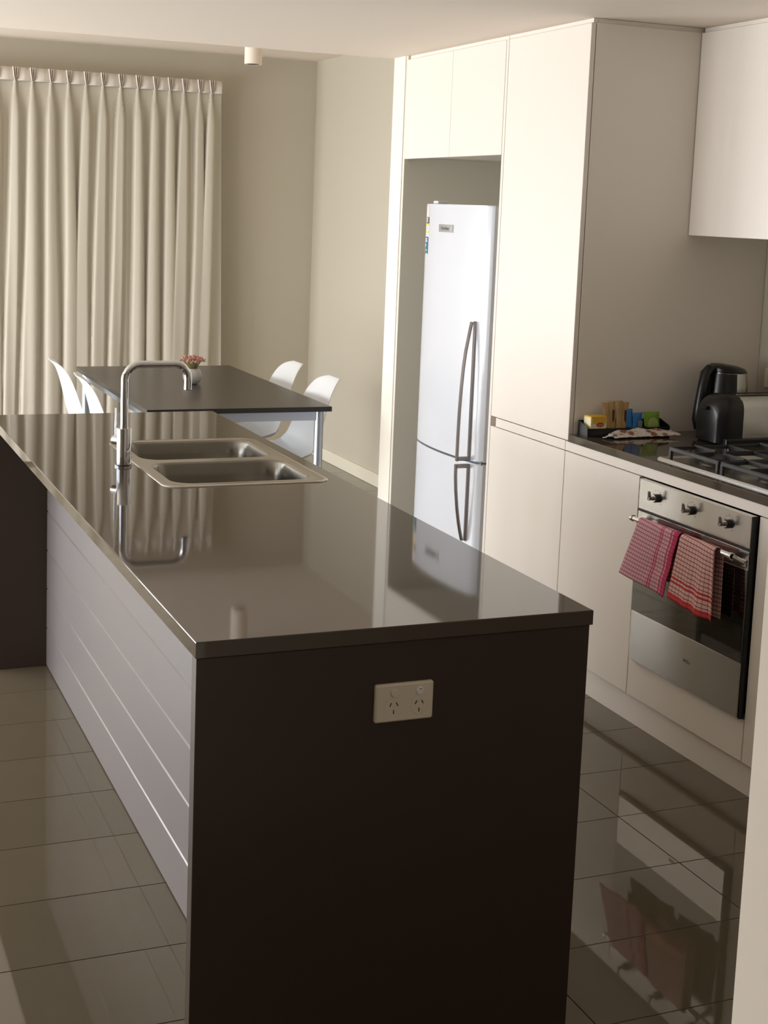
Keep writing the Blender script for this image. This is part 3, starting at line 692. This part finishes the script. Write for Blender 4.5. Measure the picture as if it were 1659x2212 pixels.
q = obj('foil_window', box(2.142, 2.160, 1.9575, 1.9585, ZB+.018, ZB+.052, .0002), 'greyfoil'); q.parent = bpy.data.objects['sugar_sachet.001']; q.location = -Vector(bpy.data.objects['sugar_sachet.001'].location)
gs = sachet('tea_sachet', 2.210, 1.966, ZB+.0045, .070, .076, .16, 'green', 'wide green tea sachet at the right end of the tray', 'sachets', fan=-.06, t=.010)
q = prism([(2.208+.022*math.cos(2*math.pi*i/18), ZB+.040+.022*math.sin(2*math.pi*i/18)) for i in range(18)], 'y', 1.9632, 1.9642)
q = obj('leaf_print', q, 'palegreen'); q.parent = gs; q.location = -Vector(gs.location)
# crumpled packet lying in front
b = bmesh.new(); rows = []; rnd = random.Random(4); nu, nv = 26, 8
for i in range(nu+1):
    u = i/nu; row = []
    for j in range(nv+1):
        v = j/nv; x = 2.010+u*.262+.010*(v-.5)*(1-u); y = 1.885+v*.052+.012*math.sin(u*3.0)+(.010*(v-.5) if u > .75 else 0)
        z = ZB+.004+.012*math.sin(math.pi*v)*(1-.5*abs(2*u-1))+.004*math.sin(u*21+v*5)*v+.003*rnd.random()+.006*max(0, u-.7)*(1-v)*3+.020*v*v*(.5+.5*math.sin(u*3.1))
        row.append(b.verts.new((x, y, z)))
    rows.append(row)
for a, c in zip(rows, rows[1:]): bridge(b, a, c, False)
pk = obj('snack_packet', b, 'packet', None, loc=(2.14, 1.91, ZB)); solid(pk, .0022, 0); tag(pk, 'crumpled silver and brown printed packet lying in front of the sachet tray', 'packet')
b = bmesh.new(); rows = []
for i in range(9):
    row = []
    for j in range(7):
        row.append(b.verts.new((1.968+.050*i/8+.004*rnd.random(), 1.892+.045*(j/6)*(.25+.75*i/8)+.010*(1-i/8), ZB+.004+.016*rnd.random()*(i/8))))
    rows.append(row)
for a, c in zip(rows, rows[1:]): bridge(b, a, c, False)
e_ = obj('foil_end', b, 'foil', pk, 'bright twisted foil end'); solid(e_, .001, 0)

# outlet on the splash wall at the frame edge
g = thing('power_outlet', 'cream power outlet on the kitchen wall behind the toaster', 'power outlet', (XR, 1.915, 1.055))
gpo(g, (XR, 1.973, 1.055), (0, -1, 0), (0, 0, 1), (-1, 0, 0))

# ------------------------------------------------------------------ dining table, vase, chairs
TA, TB_, TC, TD = .815, 1.683, 3.797, 5.452
tbl = thing('dining_table', 'dark-topped dining table on silver legs beyond the island', 'table', ((TA+TB_)/2, (TC+TD)/2, 0))
obj('tabletop', box(TA, TB_, TC, TD, .717, .740, .001), 'table', tbl)
obj('edge_band', box(TA+.0005, TB_-.0005, TC-.0012, TC-.0002, .7175, .7395), 'tedge', tbl)
for (x0_, x1_, y0_, y1_) in ((TA+.05, TB_-.05, TC+.035, TC+.055), (TA+.05, TB_-.05, TD-.055, TD-.035), (TA+.035, TA+.055, TC+.05, TD-.05), (TB_-.055, TB_-.035, TC+.05, TD-.05)):
    obj('apron', box(x0_, x1_, y0_, y1_, .672, .7168), 'alu', tbl)
for x in (TA+.045, TB_-.045):
    for y in (TC+.048, TD-.048): obj('leg', cyl((x, y, 0), (x, y, .7168), .0215, 28), 'alu', tbl, smooth=True)
VX, VY = 1.252, 4.66
va = thing('vase', 'small grey round vase of pink flowers on the dining table', 'vase', (VX, VY, .74))
obj('pot', lathe(VX, VY, [(.022, .7402), (.036, .748), (.046, .765), (.049, .783), (.046, .800), (.036, .816), (.028, .820), (.025, .818), (.030, .81)], 32), 'vase', va, smooth=True)
b = bmesh.new(); b2 = bmesh.new(); rnd = random.Random(11)
for k in range(90):
    a = rnd.random()*2*math.pi; r_ = rnd.random()**.5; top = Vector((VX+.064*r_*math.cos(a), VY+.064*r_*math.sin(a), .878-.020*r_*r_+rnd.random()*.010))
    tube([(VX+.014*r_*math.cos(a), VY+.014*r_*math.sin(a), .812), top*.5+Vector((VX+.028*r_*math.cos(a), VY+.028*r_*math.sin(a), .850))*.5, top], [.0011, .0010, .0008], 4, b)
    for q in range(5):
        c = top+Vector((rnd.uniform(-1, 1)*.006, rnd.uniform(-1, 1)*.006, rnd.uniform(-.010, .003)))
        bmesh.ops.create_icosphere(b2, subdivisions=1, radius=.0024+rnd.random()*.0012, matrix=Matrix.Translation(c))
o = obj('stems', b, 'stem', va); o['kind'] = 'stuff'
o = obj('flowers', b2, 'flower', va); o['kind'] = 'stuff'

def interp(tab, t):
    for (a, va_), (b_, vb) in zip(tab, tab[1:]):
        if t <= b_:
            k = (t-a)/(b_-a); k = k*k*(3-2*k)*.4+k*.6
            return [p+(q-p)*k for p, q in zip(va_, vb)]
    return tab[-1][1]
def make_chair():
    t = thing('dining_chair', '', 'chair')
    prof = [(.00, (.215, .418, .150, .0)), (.05, (.205, .436, .200, .006)), (.14, (.16, .442, .222, .018)), (.30, (.06, .428, .230, .035)), (.42, (-.05, .422, .230, .045)), (.52, (-.13, .438, .230, .055)), (.60, (-.178, .485, .215, .060)),
            (.70, (-.208, .575, .200, .055)), (.80, (-.228, .665, .186, .046)), (.88, (-.246, .735, .170, .036)), (.94, (-.264, .785, .146, .022)), (.98, (-.284, .812, .110, .010)), (1.0, (-.300, .823, .070, .0))]
    nt_, nu = 60, 22; bm = bmesh.new(); rows = []
    pts = [interp(prof, j/nt_) for j in range(nt_+1)]
    for _ in range(3): pts = [pts[0]]+[[(a+2*b+c)/4 for a, b, c in zip(pts[i-1], pts[i], pts[i+1])] for i in range(1, nt_)]+[pts[-1]]
    for j, (x, z, hw, cv) in enumerate(pts):
        a = pts[max(j-1, 0)]; c = pts[min(j+1, nt_)]; tx, tz = c[0]-a[0], c[1]-a[1]; l_ = math.hypot(tx, tz); nx_, nz_ = -tz/l_, tx/l_   # towards the sitter
        if nz_ < 0 and j < 10: nx_, nz_ = -nx_, -nz_
        if j > nt_*.6 and nx_ < 0: nx_, nz_ = -nx_, -nz_
        if nz_ < 0: nx_, nz_ = -nx_, -nz_
        rows.append([bm.verts.new((x+nx_*cv*abs(2*i/nu-1)**2.2, hw*(2*i/nu-1), z+nz_*cv*abs(2*i/nu-1)**2.2)) for i in range(nu+1)])
    for a, c in zip(rows, rows[1:]): bridge(bm, a, c, False)
    s = obj('shell', bm, 'chair', t, smooth=True); solid(s, .006, 0)
    md = s.modifiers.new('sub', 'SUBSURF'); md.levels = 0; md.render_levels = 1
    for sx in (-1, 1):
        for sy in (-1, 1): obj('leg', tube([(sx*.10-.0, sy*.10, .418 if sx < 0 else .424), (sx*.20-.02, sy*.215, 0)], [.011, .008], 12), 'white', t, smooth=True)
    obj('seat_mount', box(-.115, .115, -.115, .115, .400, .414, .004), 'white', t)
    return t
def dup(root, loc, rotz, label):
    r_ = root.copy(); COL.objects.link(r_); r_.location = loc; r_.rotation_euler = (0, 0, rotz); r_['label'] = label
    for ch in list(root.children):
        c = ch.copy(); COL.objects.link(c); c.parent = r_
    return r_
ch0 = make_chair(); ch0['group'] = 'dining chairs'
ch0.location = (.915, 4.40, 0); ch0.rotation_euler = (0, 0, -.10); ch0['label'] = 'white moulded shell chair on the left of the table, nearer the island'
dup(ch0, (.905, 5.05, 0), -.06, 'white moulded shell chair on the left of the table, nearer the curtain')
dup(ch0, (1.560, 4.23, 0), math.pi, 'white moulded shell chair on the right of the table, nearer the island')
dup(ch0, (1.595, 4.87, 0), math.pi, 'white moulded shell chair on the right of the table, nearer the curtain')

# ------------------------------------------------------------------ surface downlight over the table
dl = thing('ceiling_downlight', 'white cylinder downlight hanging from the dining ceiling', 'light', (1.668, 5.1, H2))
obj('housing', lathe(1.668, 5.1, [(.0465, H2), (.0465, 2.384), (.0445, 2.382), (.036, 2.382), (.034, 2.39)], 40), 'ceil', dl, smooth=True)
obj('recess', lathe(1.668, 5.1, [(.0352, 2.3825), (.030, 2.386), (.001, 2.386)], 32), 'mattblack', dl)

# ------------------------------------------------------------------ curtain
YCU = 6.60
cur = thing('pleated_curtain', 'off-white floor-length curtain with pinch pleats on the back wall', 'curtain', (.4, YCU, 0))
px_ = [.650, .752, .863, .968, 1.075, 1.178, 1.287, 1.394, 1.502, 1.596, 1.686, 1.786, 1.863]
x = .650
while x > -1.15: x -= .108; px_.insert(0, x)
CX0, CX1, ZT, ZH_ = px_[0]-.05, 1.930, 2.408, 2.330
b = bmesh.new(); n = int((CX1-CX0)/.006); A = []; Bq = []; Cq = []
for i in range(n+1):
    x = CX0+(CX1-CX0)*i/n; dmin = min(abs(x-p) for p in px_); puff = .018*min(1, dmin/.045)**.7
    A.append(b.verts.new((x, YCU-puff, ZT))); Bq.append(b.verts.new((x, YCU-puff*1.15-.002, ZT-.04))); Cq.append(b.verts.new((x, YCU-puff-.004, ZH_)))
bridge(b, A, Bq, False); bridge(b, Bq, Cq, False)
o = obj('heading', b, 'heading', cur, smooth=True); solid(o, .004, 0)
for p in px_:
    b = bmesh.new()
    for s in (-1, 0, 1):
        pr = []
        top = [(p+s*.0135+w_, YCU+d_, ZT+.001) for w_, d_ in ((-.0045, -.012), (0, -.034), (.0045, -.012))]
        mid = [(p+s*.0085+w_, YCU+d_, ZT-.045) for w_, d_ in ((-.0035, -.014), (0, -.036), (.0035, -.014))]
        bot = [(p+s*.0030+w_, YCU+d_, ZH_) for w_, d_ in ((-.0020, -.012), (0, -.030), (.0020, -.012))]
        V = [[b.verts.new(q) for q in r_] for r_ in (top, mid, bot)]
        bridge(b, V[0], V[1]); bridge(b, V[1], V[2]); b.faces.new(V[0]); b.faces.new(V[2])
    obj('pleat', b, 'heading', cur)
rnd = random.Random(3); folds = []
for k, p in enumerate(px_):
    folds.append((p, rnd.uniform(-.024, .024), rnd.uniform(-.012, .012), rnd.uniform(.55, 1.7), rnd.uniform(0, 6.28)))
n = int((CX1+.05-CX0)/.0042); zs = [ZH_-(ZH_-.02)*(j/46)**1.35 for j in range(47)]
b = bmesh.new(); rows = []
for j, z in enumerate(zs):
    d = ZH_-z; g_ = min(1, d/.22); g_ = g_*g_*(3-2*g_); row = []
    cs = [(p+dx*d/1.5+dx2*math.sin(d*1.6+ph)*min(1, d), (.007+.0175*g_+.017*wk*min(1, d/1.5)), (.014+.024*g_)*(.85+.15*wk)) for p, dx, dx2, wk, ph in folds]
    for i in range(n+1):
        xx = CX0+(CX1-CX0)*i/n; x = xx+max(0, (xx-1.80))/.13*.035*min(1, d/1.7); best = 0
        for c_, h_, A_ in cs:
            u = abs(x-c_)/h_
            if u < 1.25:
                f_ = 1/(1+math.exp((u-1)*13)); best = max(best, A_*f_*(1-.12*u*u))
        soft = .008*(1+math.sin(x*58+1.5*math.sin(x*9)+z*.6))*g_
        row.append(b.verts.new((x, YCU-.004-max(best, 0)-soft*(1 if best < .02 else .4), z)))
    rows.append(row)
for a, c in zip(rows, rows[1:]): bridge(b, a, c, False)
obj('drop', b, 'curtain', cur, smooth=True)
obj('track', box(CX0, CX1, YCU+.006, YB, ZT-.035, ZT-.008), 'white', cur)
